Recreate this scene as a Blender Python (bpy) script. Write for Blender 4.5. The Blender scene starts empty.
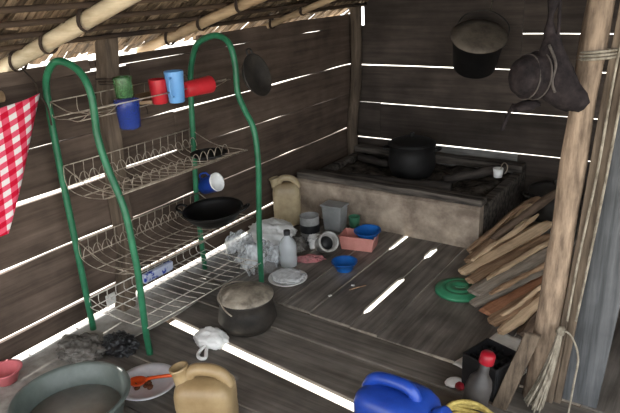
import bpy, bmesh, math, random
from mathutils import Vector, Matrix, noise, Euler

S = bpy.context.scene
COL = S.collection
PI = math.pi

# ------------------------------------------------------------------ camera
cam_d = bpy.data.cameras.new('camera')
cam_d.sensor_width = 36.0
cam_d.lens = 611.6 / 620 * 36
cam_d.clip_start = 0.02
cam = bpy.data.objects.new('camera', cam_d)
COL.objects.link(cam)
Rr = Vector((0.825, 0.563, -0.051)); Rd = Vector((0.157, -0.314, -0.936)); Rf = Vector((-0.543, 0.765, -0.348))
mw = Matrix.Identity(4)
for i in range(3):
    mw[i][0] = Rr[i]; mw[i][1] = -Rd[i]; mw[i][2] = -Rf[i]
mw[0][3], mw[1][3], mw[2][3] = 2.404, 0.0, 1.5
cam.matrix_world = mw
S.camera = cam

# ------------------------------------------------------------------ sky, sun, exposure
world = bpy.data.worlds.new('sky'); S.world = world
world.use_nodes = True
bg = world.node_tree.nodes['Background']
bg.inputs[0].default_value = (0.93, 0.97, 1.0, 1)
bg.inputs[1].default_value = 2.2
sun_d = bpy.data.lights.new('sun', 'SUN'); sun_d.energy = 9.0; sun_d.angle = math.radians(1.5)
sun_d.color = (1.0, 0.96, 0.9)
sun = bpy.data.objects.new('sun', sun_d); COL.objects.link(sun)
el, az = math.radians(36), math.radians(12)
dirv = Vector((math.cos(el) * math.cos(az), -math.cos(el) * math.sin(az), -math.sin(el)))
sun.rotation_euler = dirv.to_track_quat('-Z', 'Y').to_euler()
S.view_settings.view_transform = 'Standard'
S.view_settings.look = 'None'
S.view_settings.exposure = 0.9
S.view_settings.gamma = 1.0
S.view_settings.use_curve_mapping = False

# ------------------------------------------------------------------ materials
def lin(c):
    r = []
    for u in c:
        u = u / 255.0
        r.append(u / 12.92 if u <= 0.04045 else ((u + 0.055) / 1.055) ** 2.4)
    return r

def mat(name, c1, c2=None, rough=0.65, metal=0.0, scale=(8, 8, 8), detail=6, island=0.0, bump=0.15,
        spec=0.4, lo=0.35, hi=0.65, blotch=0.0, trans=0.0, clear=0.0, sss=0.0, streak=0.0):
    m = bpy.data.materials.new(name); m.use_nodes = True
    nt = m.node_tree; N = nt.nodes; L = nt.links
    p = N['Principled BSDF']
    c1 = lin(c1); c2 = lin(c2) if c2 else [x * 0.7 for x in c1]
    tc = N.new('ShaderNodeTexCoord'); mp = N.new('ShaderNodeMapping')
    mp.inputs['Scale'].default_value = scale
    L.new(tc.outputs['Object'], mp.inputs['Vector'])
    vec = mp.outputs['Vector']
    geo = None
    if island:
        geo = N.new('ShaderNodeNewGeometry')
        ml = N.new('ShaderNodeMath'); ml.operation = 'MULTIPLY'; ml.inputs[1].default_value = 37.0
        L.new(geo.outputs['Random Per Island'], ml.inputs[0])
        va = N.new('ShaderNodeVectorMath'); va.operation = 'ADD'
        L.new(vec, va.inputs[0]); L.new(ml.outputs[0], va.inputs[1]); vec = va.outputs[0]
    nz = N.new('ShaderNodeTexNoise'); nz.inputs['Scale'].default_value = 1.0
    nz.inputs['Detail'].default_value = detail; nz.inputs['Roughness'].default_value = 0.65
    L.new(vec, nz.inputs['Vector'])
    rp = N.new('ShaderNodeValToRGB')
    rp.color_ramp.elements[0].position = lo; rp.color_ramp.elements[1].position = hi
    rp.color_ramp.elements[0].color = (*c2, 1); rp.color_ramp.elements[1].color = (*c1, 1)
    L.new(nz.outputs['Fac'], rp.inputs['Fac'])
    col = rp.outputs['Color']
    if blotch:
        n2 = N.new('ShaderNodeTexNoise'); n2.inputs['Scale'].default_value = 5.0; n2.inputs['Detail'].default_value = 5
        L.new(tc.outputs['Object'], n2.inputs['Vector'])
        mr = N.new('ShaderNodeMapRange'); mr.inputs['From Min'].default_value = 0.3; mr.inputs['From Max'].default_value = 0.7
        mr.inputs['To Min'].default_value = 1 - blotch; mr.inputs['To Max'].default_value = 1 + blotch * 0.6
        L.new(n2.outputs['Fac'], mr.inputs['Value'])
        vm = N.new('ShaderNodeVectorMath'); vm.operation = 'SCALE'
        L.new(col, vm.inputs[0]); L.new(mr.outputs[0], vm.inputs['Scale']); col = vm.outputs[0]
    if island:
        mr = N.new('ShaderNodeMapRange'); mr.inputs['To Min'].default_value = 1 - island; mr.inputs['To Max'].default_value = 1 + island
        L.new(geo.outputs['Random Per Island'], mr.inputs['Value'])
        vm = N.new('ShaderNodeVectorMath'); vm.operation = 'SCALE'
        L.new(col, vm.inputs[0]); L.new(mr.outputs[0], vm.inputs['Scale']); col = vm.outputs[0]
    L.new(col, p.inputs['Base Color'])
    p.inputs['Roughness'].default_value = rough
    p.inputs['Metallic'].default_value = metal
    p.inputs['Specular IOR Level'].default_value = spec
    if bump:
        b = N.new('ShaderNodeBump'); b.inputs['Strength'].default_value = bump; b.inputs['Distance'].default_value = 0.01
        L.new(nz.outputs['Fac'], b.inputs['Height']); L.new(b.outputs['Normal'], p.inputs['Normal'])
    if trans: p.inputs['Transmission Weight'].default_value = trans
    if sss:
        p.inputs['Subsurface Weight'].default_value = sss
        p.inputs['Subsurface Radius'].default_value = (0.03, 0.025, 0.02)
    if clear:
        out = N['Material Output']
        tb = N.new('ShaderNodeBsdfTransparent'); mx = N.new('ShaderNodeMixShader')
        tb.inputs[0].default_value = (*[min(1, 0.6 + 0.4 * x / max(c1)) for x in c1], 1)
        mx.inputs[0].default_value = clear
        if streak:
            mr = N.new('ShaderNodeMapRange'); mr.inputs['From Min'].default_value = 0.40; mr.inputs['From Max'].default_value = 0.58
            mr.inputs['To Min'].default_value = max(0, clear - streak); mr.inputs['To Max'].default_value = min(1, clear + streak)
            L.new(nz.outputs['Fac'], mr.inputs['Value']); L.new(mr.outputs[0], mx.inputs[0])
        L.new(p.outputs[0], mx.inputs[1]); L.new(tb.outputs[0], mx.inputs[2]); L.new(mx.outputs[0], out.inputs['Surface'])
    return m

M = {}
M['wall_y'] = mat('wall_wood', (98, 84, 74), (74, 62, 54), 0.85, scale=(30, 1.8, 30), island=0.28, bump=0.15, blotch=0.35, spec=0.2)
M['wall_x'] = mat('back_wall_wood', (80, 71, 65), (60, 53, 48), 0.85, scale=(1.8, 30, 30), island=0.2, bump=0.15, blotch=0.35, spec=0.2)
M['floor_w'] = mat('floor_wood', (122, 115, 108), (88, 82, 75), 0.55, scale=(2.5, 40, 40), island=0.12, bump=0.25, blotch=0.4, spec=0.4)
M['floor_l'] = mat('floor_wood_long', (132, 125, 118), (88, 82, 76), 0.5, scale=(40, 2.5, 40), island=0.28, bump=0.25, blotch=0.45, spec=0.5)
M['beam'] = mat('beam_wood', (98, 84, 72), (55, 46, 40), 0.85, scale=(20, 3, 20), bump=0.3, spec=0.2)
M['dark_post'] = mat('dark_post_wood', (112, 98, 84), (72, 62, 54), 0.85, scale=(30, 30, 3), bump=0.4, blotch=0.3, spec=0.2)
M['post'] = mat('post_bark', (164, 143, 122), (98, 83, 70), 0.85, scale=(34, 34, 6), bump=0.8, blotch=0.45, spec=0.2)
M['strip'] = mat('strip_wood', (116, 102, 87), (68, 58, 49), 0.85, scale=(40, 40, 4), bump=0.3, blotch=0.3, spec=0.2)
M['grey_plank'] = mat('grey_plank_wood', (98, 99, 101), (60, 62, 64), 0.7, scale=(40, 40, 2), bump=0.3, blotch=0.4)
M['bamboo'] = mat('pale_bamboo', (206, 192, 164), (160, 143, 114), 0.5, scale=(3, 20, 20), bump=0.1, blotch=0.2)
M['bamboo2'] = mat('brown_bamboo', (184, 160, 128), (132, 108, 82), 0.55, scale=(3, 20, 20), bump=0.1, blotch=0.3)
M['batten'] = mat('batten', (84, 66, 50), (44, 34, 28), 0.8, scale=(20, 3, 20), bump=0.2)
M['thatch'] = mat('thatch_leaf', (146, 126, 102), (76, 63, 51), 0.8, scale=(4, 60, 20), island=0.55, bump=0.3, spec=0.2)
M['thatch_back'] = mat('thatch_dark', (110, 88, 64), (60, 46, 34), 0.9, scale=(4, 50, 20), bump=0.3, spec=0.1)
M['ground'] = mat('pale_sand', (226, 220, 208), (200, 192, 178), 0.9, scale=(2, 2, 2), bump=0.1, spec=0.1)
M['plaster'] = mat('sooty_plaster', (188, 172, 154), (128, 114, 102), 0.9, scale=(7, 7, 7), bump=0.4, blotch=0.35, spec=0.15)
M['ash'] = mat('grey_ash', (104, 96, 88), (38, 34, 31), 0.95, scale=(14, 14, 14), bump=0.6, spec=0.1)
M['char'] = mat('charred_wood', (78, 71, 66), (28, 25, 23), 0.85, scale=(3, 30, 30), bump=0.6, spec=0.25)
M['char_board'] = mat('sooty_board', (112, 104, 96), (44, 40, 37), 0.85, scale=(3, 30, 30), bump=0.4, spec=0.25)
M['soot'] = mat('sooty_metal', (34, 33, 33), (17, 16, 16), 0.6, metal=0.2, scale=(12, 12, 12), bump=0.2, spec=0.4)
M['soot_lid'] = mat('sooty_aluminium', (172, 162, 146), (100, 92, 82), 0.55, metal=0.1, scale=(14, 14, 14), bump=0.15, spec=0.4)
M['soot_mid'] = mat('smoked_aluminium', (62, 57, 52), (32, 30, 28), 0.55, metal=0.2, scale=(10, 10, 10), bump=0.15, spec=0.4)
M['wok'] = mat('cast_iron', (20, 19, 19), (10, 10, 10), 0.45, metal=0.4, scale=(10, 10, 10), bump=0.1)
M['green_tube'] = mat('green_plastic_tube', (46, 116, 82), (34, 92, 64), 0.4, scale=(15, 15, 15), bump=0.02, blotch=0.15)
M['wire'] = mat('dull_wire', (182, 172, 156), (120, 106, 92), 0.45, metal=0.35, scale=(30, 30, 30), bump=0.0)
M['wire_w'] = mat('white_coated_wire', (214, 210, 200), (160, 150, 138), 0.5, scale=(30, 30, 30), bump=0.0)
M['blue_glass'] = mat('blue_clear_plastic', (70, 96, 180), (52, 74, 150), 0.1, scale=(20, 20, 20), bump=0.0, clear=0.6, spec=1.0)
M['green_glass'] = mat('green_clear_glass', (110, 152, 106), (50, 92, 58), 0.1, scale=(60, 60, 60), bump=0.2, clear=0.5, spec=1.0)
M['blue_mug'] = mat('light_blue_plastic', (112, 166, 218), (98, 150, 204), 0.4, bump=0.0)
M['red_cup'] = mat('red_plastic', (196, 44, 52), (172, 34, 42), 0.4, bump=0.0)
M['board'] = mat('cutting_board_wood', (176, 150, 118), (134, 110, 84), 0.7, scale=(20, 3, 20), bump=0.1)
M['blue'] = mat('blue_plastic', (28, 104, 186), (20, 82, 156), 0.35, bump=0.0, spec=0.5)
M['deep_blue'] = mat('deep_blue_plastic', (30, 68, 160), (20, 50, 130), 0.35, bump=0.02, spec=0.5)
M['white'] = mat('white_plastic', (242, 242, 240), (224, 224, 222), 0.4, bump=0.02)
M['enamel'] = mat('white_enamel', (222, 222, 226), (198, 198, 206), 0.25, bump=0.0, spec=0.6)
M['pink'] = mat('pink_plastic', (226, 128, 132), (204, 104, 110), 0.45, bump=0.0)
M['salmon'] = mat('salmon_plastic', (216, 150, 140), (196, 128, 118), 0.5, bump=0.03)
M['red'] = mat('bright_red_plastic', (158, 24, 40), (132, 18, 32), 0.35, bump=0.0)
M['orange'] = mat('orange_plastic', (238, 98, 40), (218, 80, 28), 0.35, bump=0.0)
M['basin'] = mat('grey_green_plastic', (98, 106, 101), (78, 86, 82), 0.35, bump=0.02, blotch=0.1)
M['water'] = mat('murky_water', (138, 132, 122), (120, 114, 105), 0.05, bump=0.02, spec=0.8)
M['jerry'] = mat('yellowed_plastic', (156, 135, 100), (130, 108, 76), 0.4, scale=(6, 6, 6), bump=0.03, sss=0.05)
M['jerry_far'] = mat('pale_yellow_plastic', (206, 190, 154), (150, 132, 104), 0.4, scale=(5, 5, 5), bump=0.03, sss=0.1)
M['green_lid'] = mat('green_lid_plastic', (74, 156, 116), (58, 136, 98), 0.35, bump=0.0, spec=0.5)
M['bagwhite'] = mat('white_bag_film', (240, 240, 238), (214, 214, 212), 0.35, scale=(14, 14, 14), bump=0.3)
M['bagclear'] = mat('clear_bag_film', (240, 243, 245), (226, 230, 233), 0.14, scale=(13, 4, 8), detail=3, bump=0.7, clear=0.52, spec=1.0, streak=.34)
M['clear'] = mat('clear_plastic', (236, 240, 242), (224, 228, 232), 0.1, bump=0.02, clear=0.6, spec=1.0)
M['boxclear'] = mat('cloudy_plastic', (176, 178, 178), (150, 152, 152), 0.3, bump=0.02, clear=0.3, spec=0.5)
M['grey'] = mat('grey_plastic', (172, 172, 170), (128, 128, 126), 0.5, bump=0.05)
M['greyrag'] = mat('grey_rag', (132, 128, 122), (70, 66, 62), 0.9, scale=(20, 20, 20), bump=0.5, spec=0.1)
M['black'] = mat('black_plastic', (34, 34, 36), (20, 20, 22), 0.45, bump=0.05)
M['blackbag'] = mat('black_bag_film', (38, 38, 40), (18, 18, 20), 0.3, scale=(20, 20, 20), bump=0.5)
M['ragpink'] = mat('pink_rag', (190, 120, 122), (120, 92, 90), 0.9, scale=(30, 30, 30), bump=0.4, spec=0.1)
M['darkcloth'] = mat('dark_cloth', (48, 42, 42), (26, 23, 24), 0.95, scale=(30, 30, 30), bump=0.5, spec=0.1)
M['cloth_edge'] = mat('worn_grey_trim', (84, 78, 74), (56, 52, 49), 0.9, scale=(30, 30, 30), bump=0.3, spec=0.1)
M['rope_y'] = mat('yellow_rope', (214, 194, 116), (170, 148, 78), 0.8, scale=(60, 60, 60), bump=0.4)
M['rope'] = mat('pale_fibre_rope', (158, 150, 135), (98, 90, 78), 0.9, scale=(50, 50, 20), bump=0.4, spec=0.1)
M['tie'] = mat('dark_vine_tie', (60, 46, 36), (36, 28, 22), 0.9, bump=0.2)
M['fw1'] = mat('split_wood_brown', (184, 152, 122), (112, 88, 70), 0.85, scale=(4, 40, 40), bump=0.5, spec=0.15)
M['fw2'] = mat('split_wood_tan', (222, 194, 160), (170, 140, 112), 0.85, scale=(4, 40, 40), bump=0.5, spec=0.15)
M['fw3'] = mat('weathered_wood_grey', (172, 160, 146), (112, 102, 92), 0.85, scale=(4, 40, 40), bump=0.5, spec=0.15)
M['fw4'] = mat('bark_wood_dark', (132, 112, 96), (76, 64, 55), 0.9, scale=(4, 30, 30), bump=0.6, spec=0.1)
M['fw5'] = mat('split_wood_red', (178, 128, 98), (124, 84, 62), 0.85, scale=(4, 40, 40), bump=0.5, spec=0.15)
M['sheet'] = mat('painted_sunlight', (186, 182, 174), (132, 126, 118), 0.7, scale=(9, 9, 9), bump=0.15, blotch=0.25)  # pale tone painted for sunlight on the floorboards
M['dgrey'] = mat('dark_grey_plastic', (74, 70, 68), (52, 49, 48), 0.5, bump=0.05)
M['tubwhite'] = mat('stained_white_plastic', (196, 194, 190), (120, 116, 112), 0.5, scale=(9, 9, 9), bump=0.05)
M['smoked_lid'] = mat('smoke_stained_metal', (122, 112, 100), (74, 66, 58), 0.55, metal=0.1, scale=(8, 8, 8), bump=0.1, spec=0.4)
M['bagfilm'] = mat('thin_film', (246, 247, 248), (232, 234, 236), 0.14, scale=(22, 7, 12), bump=0.8, clear=0.25, spec=1.0, streak=.2)
M['pale_plank'] = mat('pale_wall_plank', (150, 148, 144), (104, 100, 96), 0.8, scale=(1.8, 30, 30), bump=0.25, blotch=0.4, spec=0.2)
M['paper'] = mat('pale_paper', (238, 236, 230), (206, 204, 198), 0.8, scale=(12, 12, 12), bump=0.2)
M['food'] = mat('food_scraps', (120, 74, 48), (62, 38, 26), 0.7, scale=(60, 60, 60), bump=0.4)
M['cupgreen'] = mat('dull_green_plastic', (70, 130, 100), (50, 100, 76), 0.5, bump=0.02)
M['labelblue'] = mat('blue_printed_film', (34, 58, 150), (180, 186, 206), 0.35, scale=(30, 30, 30), bump=0.05, lo=0.56, hi=0.6)

def gingham():
    m = bpy.data.materials.new('red_white_gingham'); m.use_nodes = True
    N = m.node_tree.nodes; L = m.node_tree.links; p = N['Principled BSDF']
    uv = N.new('ShaderNodeUVMap'); uv.uv_map = 'cloth'
    sp = N.new('ShaderNodeSeparateXYZ'); L.new(uv.outputs[0], sp.inputs[0])
    st = []
    for k in (0, 1):
        fr = N.new('ShaderNodeMath'); fr.operation = 'FRACT'; L.new(sp.outputs[k], fr.inputs[0])
        gt = N.new('ShaderNodeMath'); gt.operation = 'GREATER_THAN'; gt.inputs[1].default_value = 0.5
        L.new(fr.outputs[0], gt.inputs[0]); st.append(gt)
    ad = N.new('ShaderNodeMath'); ad.operation = 'ADD'; L.new(st[0].outputs[0], ad.inputs[0]); L.new(st[1].outputs[0], ad.inputs[1])
    dv = N.new('ShaderNodeMath'); dv.operation = 'MULTIPLY'; dv.inputs[1].default_value = 0.5; L.new(ad.outputs[0], dv.inputs[0])
    rp = N.new('ShaderNodeValToRGB'); rp.color_ramp.interpolation = 'CONSTANT'
    e = rp.color_ramp.elements
    e[0].position = 0; e[0].color = (*lin((206, 198, 196)), 1)
    e[1].position = 0.75; e[1].color = (*lin((176, 18, 46)), 1)
    x = e.new(0.3); x.color = (*lin((198, 76, 98)), 1)
    L.new(dv.outputs[0], rp.inputs[0]); L.new(rp.outputs[0], p.inputs['Base Color'])
    p.inputs['Roughness'].default_value = 0.9
    p.inputs['Specular IOR Level'].default_value = 0.1
    return m
M['gingham'] = gingham()

# ------------------------------------------------------------------ mesh builder
class MB:
    def __init__(self): self.v = []; self.f = []; self.s = []
    def add(self, vs, fs, smooth=False, T=None):
        o = len(self.v)
        for p in vs:
            p = Vector(p)
            self.v.append(T @ p if T else p)
        for f in fs:
            self.f.append([o + i for i in f]); self.s.append(smooth)
        return self
    def box(self, c, s, rot=None, T=None):
        x, y, z = [k / 2 for k in s]
        vs = [Vector((a * x, b * y, d * z)) for d in (-1, 1) for b in (-1, 1) for a in (-1, 1)]
        if rot is not None:
            R = Euler(rot).to_matrix(); vs = [R @ v for v in vs]
        vs = [v + Vector(c) for v in vs]
        return self.add(vs, [(0, 2, 3, 1), (4, 5, 7, 6), (0, 1, 5, 4), (2, 6, 7, 3), (0, 4, 6, 2), (1, 3, 7, 5)], False, T)
    def loft(self, secs, smooth=False, T=None, caps=True):
        n = len(secs[0]); vs = [p for s in secs for p in s]; fs = []
        for i in range(len(secs) - 1):
            for j in range(n):
                fs.append((i * n + j, i * n + (j + 1) % n, (i + 1) * n + (j + 1) % n, (i + 1) * n + j))
        if caps:
            fs.append(tuple(range(n - 1, -1, -1))); fs.append(tuple((len(secs) - 1) * n + j for j in range(n)))
        return self.add(vs, fs, smooth, T)
    def tube(self, pts, r, n=8, closed=False, T=None):
        pts = [Vector(p) for p in pts]; k = len(pts)
        rr = r if isinstance(r, (list, tuple)) else [r] * k
        tang = []
        for i in range(k):
            a = pts[i - 1] if (i > 0 or closed) else pts[i]
            b = pts[(i + 1) % k] if (i < k - 1 or closed) else pts[i]
            t = (b - a); tang.append(t.normalized() if t.length > 1e-9 else Vector((0, 0, 1)))
        ref = Vector((0, 0, 1)) if abs(tang[0].z) < 0.9 else Vector((1, 0, 0))
        u = tang[0].cross(ref).normalized(); vs = []
        for i in range(k):
            u = (u - tang[i] * u.dot(tang[i])).normalized(); w = tang[i].cross(u)
            for j in range(n):
                a = 2 * PI * j / n; vs.append(pts[i] + (u * math.cos(a) + w * math.sin(a)) * rr[i])
        fs = []
        for i in range(k if closed else k - 1):
            i2 = (i + 1) % k
            for j in range(n): fs.append((i * n + j, i * n + (j + 1) % n, i2 * n + (j + 1) % n, i2 * n + j))
        if not closed:
            fs.append(tuple(range(n - 1, -1, -1))); fs.append(tuple((k - 1) * n + j for j in range(n)))
        return self.add(vs, fs, True, T)
    def lathe(self, prof, n=40, T=None, sx=1.0, sy=1.0, a0=0.0):
        vs = []; fs = []; rows = []
        for (r, z) in prof:
            if r < 1e-6:
                rows.append([len(vs)]); vs.append((0, 0, z))
            else:
                rows.append(list(range(len(vs), len(vs) + n)))
                for j in range(n):
                    a = 2 * PI * j / n + a0; vs.append((r * math.cos(a) * sx, r * math.sin(a) * sy, z))
        for i in range(len(rows) - 1):
            A, B_ = rows[i], rows[i + 1]
            for j in range(n):
                j2 = (j + 1) % n
                if len(A) == 1 and len(B_) == 1: continue
                if len(A) == 1: fs.append((A[0], B_[j2], B_[j]))
                elif len(B_) == 1: fs.append((A[j], A[j2], B_[0]))
                else: fs.append((A[j], A[j2], B_[j2], B_[j]))
        return self.add(vs, fs, True, T)
    def blob(self, c, s, seed=0, amp=0.3, freq=2.5, sub=4, flat=None, ridged=True, T=None):
        bm = bmesh.new(); bmesh.ops.create_icosphere(bm, subdivisions=sub, radius=1)
        vs = []
        for v in bm.verts:
            d = v.co.normalized(); q = d * freq + Vector((seed * 7.3, seed * 3.1, seed * 1.7))
            h = noise.noise(q) * 0.6
            if ridged: h += (abs(noise.noise(q * 1.7)) - 0.25) * 0.75 + (abs(noise.noise(q * 3.6)) - 0.2) * 0.22
            p = d * (1 + amp * h)
            p = Vector((p.x * s[0], p.y * s[1], p.z * s[2]))
            if flat is not None and p.z < -flat * s[2]: p.z = -flat * s[2] + (p.z + flat * s[2]) * 0.04
            vs.append(p + Vector(c))
        fs = [[v.index for v in f.verts] for f in bm.faces]; bm.free()
        return self.add(vs, fs, True, T)
    def sheet(self, fn, nu, nv, th=0.0015, T=None):
        P = [[Vector(fn(i / nu, j / nv)) for j in range(nv + 1)] for i in range(nu + 1)]
        vs = []; W = nv + 1
        nor = [[None] * W for _ in range(nu + 1)]
        for i in range(nu + 1):
            for j in range(W):
                a = P[min(i + 1, nu)][j] - P[max(i - 1, 0)][j]; b = P[i][min(j + 1, nv)] - P[i][max(j - 1, 0)]
                c = a.cross(b); nor[i][j] = c.normalized() if c.length > 1e-12 else Vector((0, 0, 1))
        for sgn in (0.5, -0.5):
            for i in range(nu + 1):
                for j in range(W): vs.append(P[i][j] + nor[i][j] * th * sgn)
        o = (nu + 1) * W; fs = []
        for i in range(nu):
            for j in range(nv):
                a, b, c, d = i * W + j, (i + 1) * W + j, (i + 1) * W + j + 1, i * W + j + 1
                fs.append((a, b, c, d)); fs.append((o + d, o + c, o + b, o + a))
        rim = [i * W for i in range(nu + 1)] + [nu * W + j for j in range(1, W)] + [i * W + nv for i in range(nu - 1, -1, -1)] + [j for j in range(nv - 1, 0, -1)]
        for k in range(len(rim)):
            a, b = rim[k], rim[(k + 1) % len(rim)]; fs.append((b, a, o + a, o + b))
        return self.add(vs, fs, True, T)
    def build(self, name, m, parent=None, loc=(0, 0, 0), rot=None, bevel=0.0, recalc=True):
        me = bpy.data.meshes.new(name)
        me.from_pydata([tuple(v) for v in self.v], [], self.f)
        me.polygons.foreach_set('use_smooth', self.s)
        if recalc:
            bm = bmesh.new(); bm.from_mesh(me); bmesh.ops.recalc_face_normals(bm, faces=bm.faces); bm.to_mesh(me); bm.free()
        me.materials.append(M[m] if isinstance(m, str) else m)
        o = bpy.data.objects.new(name, me); COL.objects.link(o)
        o.location = loc
        if rot: o.rotation_euler = rot
        if parent: o.parent = parent
        if bevel:
            b = o.modifiers.new('bevel', 'BEVEL'); b.width = bevel; b.segments = 2; b.limit_method = 'ANGLE'; b.angle_limit = math.radians(50)
        return o

def tag(o, label, cat, group=None, kind=None):
    o['label'] = label; o['category'] = cat
    if group: o['group'] = group
    if kind: o['kind'] = kind
    return o
def struct(o): o['kind'] = 'structure'; return o
def thing(name, label, cat, loc=(0, 0, 0), rot=None, group=None):
    o = bpy.data.objects.new(name, None); COL.objects.link(o); o.empty_display_size = 0.05
    o.location = loc
    if rot: o.rotation_euler = rot
    return tag(o, label, cat, group)
def align(p0, p1):
    """matrix taking local +X axis from p0 towards p1"""
    p0, p1 = Vector(p0), Vector(p1); d = (p1 - p0).normalized()
    up = Vector((0, 0, 1)) if abs(d.z) < 0.95 else Vector((0, 1, 0))
    y = up.cross(d).normalized(); z = d.cross(y)
    T = Matrix.Identity(4)
    for i in range(3): T[i][0] = d[i]; T[i][1] = y[i]; T[i][2] = z[i]; T[i][3] = p0[i]
    return T
def rotz(a): return Matrix.Rotation(a, 4, 'Z')
def arc(n, a0, a1): return [a0 + (a1 - a0) * i / (n - 1) for i in range(n)]
def smooth(pts, sub=5, closed=False):
    P = [Vector(p) for p in pts]; n = len(P); out = []
    for i in range(n if closed else n - 1):
        if closed: a, b, c, d = P[i - 1], P[i], P[(i + 1) % n], P[(i + 2) % n]
        else: a, b, c, d = P[max(i - 1, 0)], P[i], P[i + 1], P[min(i + 2, n - 1)]
        for k in range(sub):
            t = k / sub
            out.append(0.5 * ((2 * b) + (c - a) * t + (2 * a - 5 * b + 4 * c - d) * t * t + (3 * b - a - 3 * c + d) * t ** 3))
    if not closed: out.append(P[-1])
    return out

# ================================================================== STRUCTURE
rnd = random.Random(4)
g = MB().box((2, 3, -0.85), (60, 60, 0.1)).build('ground', 'ground'); struct(g)

# ---- floor
fl = MB()
def plank_x(x0, x1, ya0, yb0, ya1, yb1, zt=0.0, th=0.016):
    n = 8; secs = []
    for i in range(n + 1):
        t = i / n; x = x0 + (x1 - x0) * t
        a = ya0 + (ya1 - ya0) * t; b = yb0 + (yb1 - yb0) * t
        j = 0.002 * noise.noise(Vector((x * 5, a * 9, 0))); k = 0.002 * noise.noise(Vector((x * 5, b * 9, 3)))
        secs.append([(x, a + j, zt - th), (x, b + k, zt - th), (x, b + k, zt), (x, a + j, zt)])
    fl.loft(secs)
XR = 3.2
rows = [(2.072, 2.02), (1.885, 1.868), (1.69, 1.615)]
def yl(y0, y1, x): return y0 + (y1 - y0) * x / 1.45
def seam(y_a, y_b): return lambda x: y_a + (y_b - y_a) * x / 1.5
s_far = seam(2.115, 2.045); s_mid = seam(1.915, 1.875); s_gap = seam(1.735, 1.60)
def plank_between(lo, hi, x0=-0.02, x1=XR, glo=0.003, ghi=0.003, zt=0.0):
    plank_x(x0, x1, lo(x0) + glo, hi(x0) - ghi, lo(x1) + glo, hi(x1) - ghi, zt)
plank_between(s_mid, s_far, ghi=0.004, zt=0.002)
plank_between(s_gap, s_mid, glo=0.028, zt=-0.002)
plank_between(seam(1.42, 1.38), s_gap, ghi=0.028)
ys = [1.40, 1.17, 0.92, 0.66, 0.4, 0.1, -0.2, -0.6]
plank_between(seam(1.17, 1.15), seam(1.42, 1.38), zt=-0.002)
for a, b in zip(ys[1:], ys[2:]): plank_between(seam(b, b), seam(a, a if a != 1.17 else 1.15))
flo = fl.build('floor', 'floor_w', bevel=0.002); struct(flo)
fl = MB()
def slit(xe, y, g):
    if abs(xe - 1.113) < .001: return .018 if (2.23 < y < 2.63 or 2.93 < y < 3.06) else .003
    if abs(xe - 0.885) < .001: return .013 if y > 2.93 else .003
    return min(g, .0025)
def plank_y(xa0, xb0, xa1, xb1, y0, y1, zt=0.0, th=0.016):
    n = 60; secs = []
    for i in range(n + 1):
        t = i / n; y = y0 + (y1 - y0) * t
        a = xa0 + (xa1 - xa0) * t; b = xb0 + (xb1 - xb0) * t
        j = 0.002 * noise.noise(Vector((y * 5, xa0 * 9, 1))); k = 0.002 * noise.noise(Vector((y * 5, xb0 * 9, 4)))
        ga, gb = slit(xa0, y, .003), slit(xb0, y, .003)
        a += ga; b -= gb
        secs.append([(a + j, y, zt - th), (b + k, y, zt - th), (b + k, y, zt), (a + j, y, zt)])
    fl.loft(secs)
ex = [(-0.02, 0), (.17, .004), (.34, .004), (.50, .006), (.61, .006), (.72, .005), (.885, .013), (1.113, .019), (1.26, .005), (1.78, .004), (2.12, .005), (2.45, .005), (2.8, .004), (XR, 0)]
for i in range(len(ex) - 1):
    x0, g0 = ex[i]; x1, g1 = ex[i + 1]
    ys0 = s_far((x0 + x1) / 2) + 0.003
    skew = 0.0
    fl.s; plank_y(x0, x1, x0, x1, ys0 + 0.012, 4.06, zt=rnd.choice([0, 0.003, -0.002]) )
fo = fl.build('floor', 'floor_l', bevel=0.002); struct(fo)
js = MB()
for y, w in ((0.2, .08), (1.15, .08), (2.10, .06), (3.7, .08)):
    js.box((1.59, y, -0.07), (3.22, w, 0.10))
# unseen block added to keep light out of the floor gap's left end
js.box((0.2, 1.66, -0.03), (0.2, 0.2, 0.024))
jo = js.build('trim_1', 'beam'); struct(jo)
jo.name = 'trim_1'

# ---- left wall (x = 0)
lw = MB()
def wall_plank_y(y0, y1, z0, z1, seed, th=0.022, amp=0.005, n=40, x=0.0, cut=None):
    secs = []
    for i in range(n + 1):
        y = y0 + (y1 - y0) * i / n
        a = z0 + amp * noise.noise(Vector((y * 3.1, seed, 0))); b = z1 + amp * noise.noise(Vector((y * 3.1, seed, 5)))
        secs.append([(x - th, y, a), (x, y, a), (x, y, b), (x - th, y, b)])
    lw.loft(secs)
Y0, Y1 = -0.6, 4.1
def rowL(z0, z1, seed, amp=0.004, breaks=()):
    ysb = [Y0, *breaks, Y1]
    for k in range(len(ysb) - 1):
        wall_plank_y(ysb[k] + (0.002 if k else 0), ysb[k + 1] - 0.002, z0, z1, seed + k * 3.3, amp=amp)
rowL(0.026, 0.119, 1, .004, (1.72,))
rowL(0.134, 0.415, 2, .004, (1.725,))
wall_plank_y(Y0, 1.74, 0.427, 0.668, 3, amp=.003); wall_plank_y(1.745, Y1, 0.4225, 0.674, 3.5, amp=.006)
wall_plank_y(Y0, 2.2, 0.688, 0.890, 4, amp=.003); wall_plank_y(2.203, Y1, 0.6805, 0.889, 4.5, amp=.008)
wall_plank_y(Y0, 1.95, 0.8925, 1.160, 5, amp=.003); wall_plank_y(1.953, Y1, 0.8965, 1.168, 5.5, amp=.007, n=70)
wall_plank_y(Y0, 1.74, 1.1605, 1.215, 6, amp=.004); wall_plank_y(1.742, 2.44, 1.1715, 1.208, 6.3, amp=.002); wall_plank_y(2.443, Y1, 1.169, 1.25, 6.6, amp=.006)
o = lw.build('wall_left', 'wall_y', bevel=0.002); struct(o)

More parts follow.
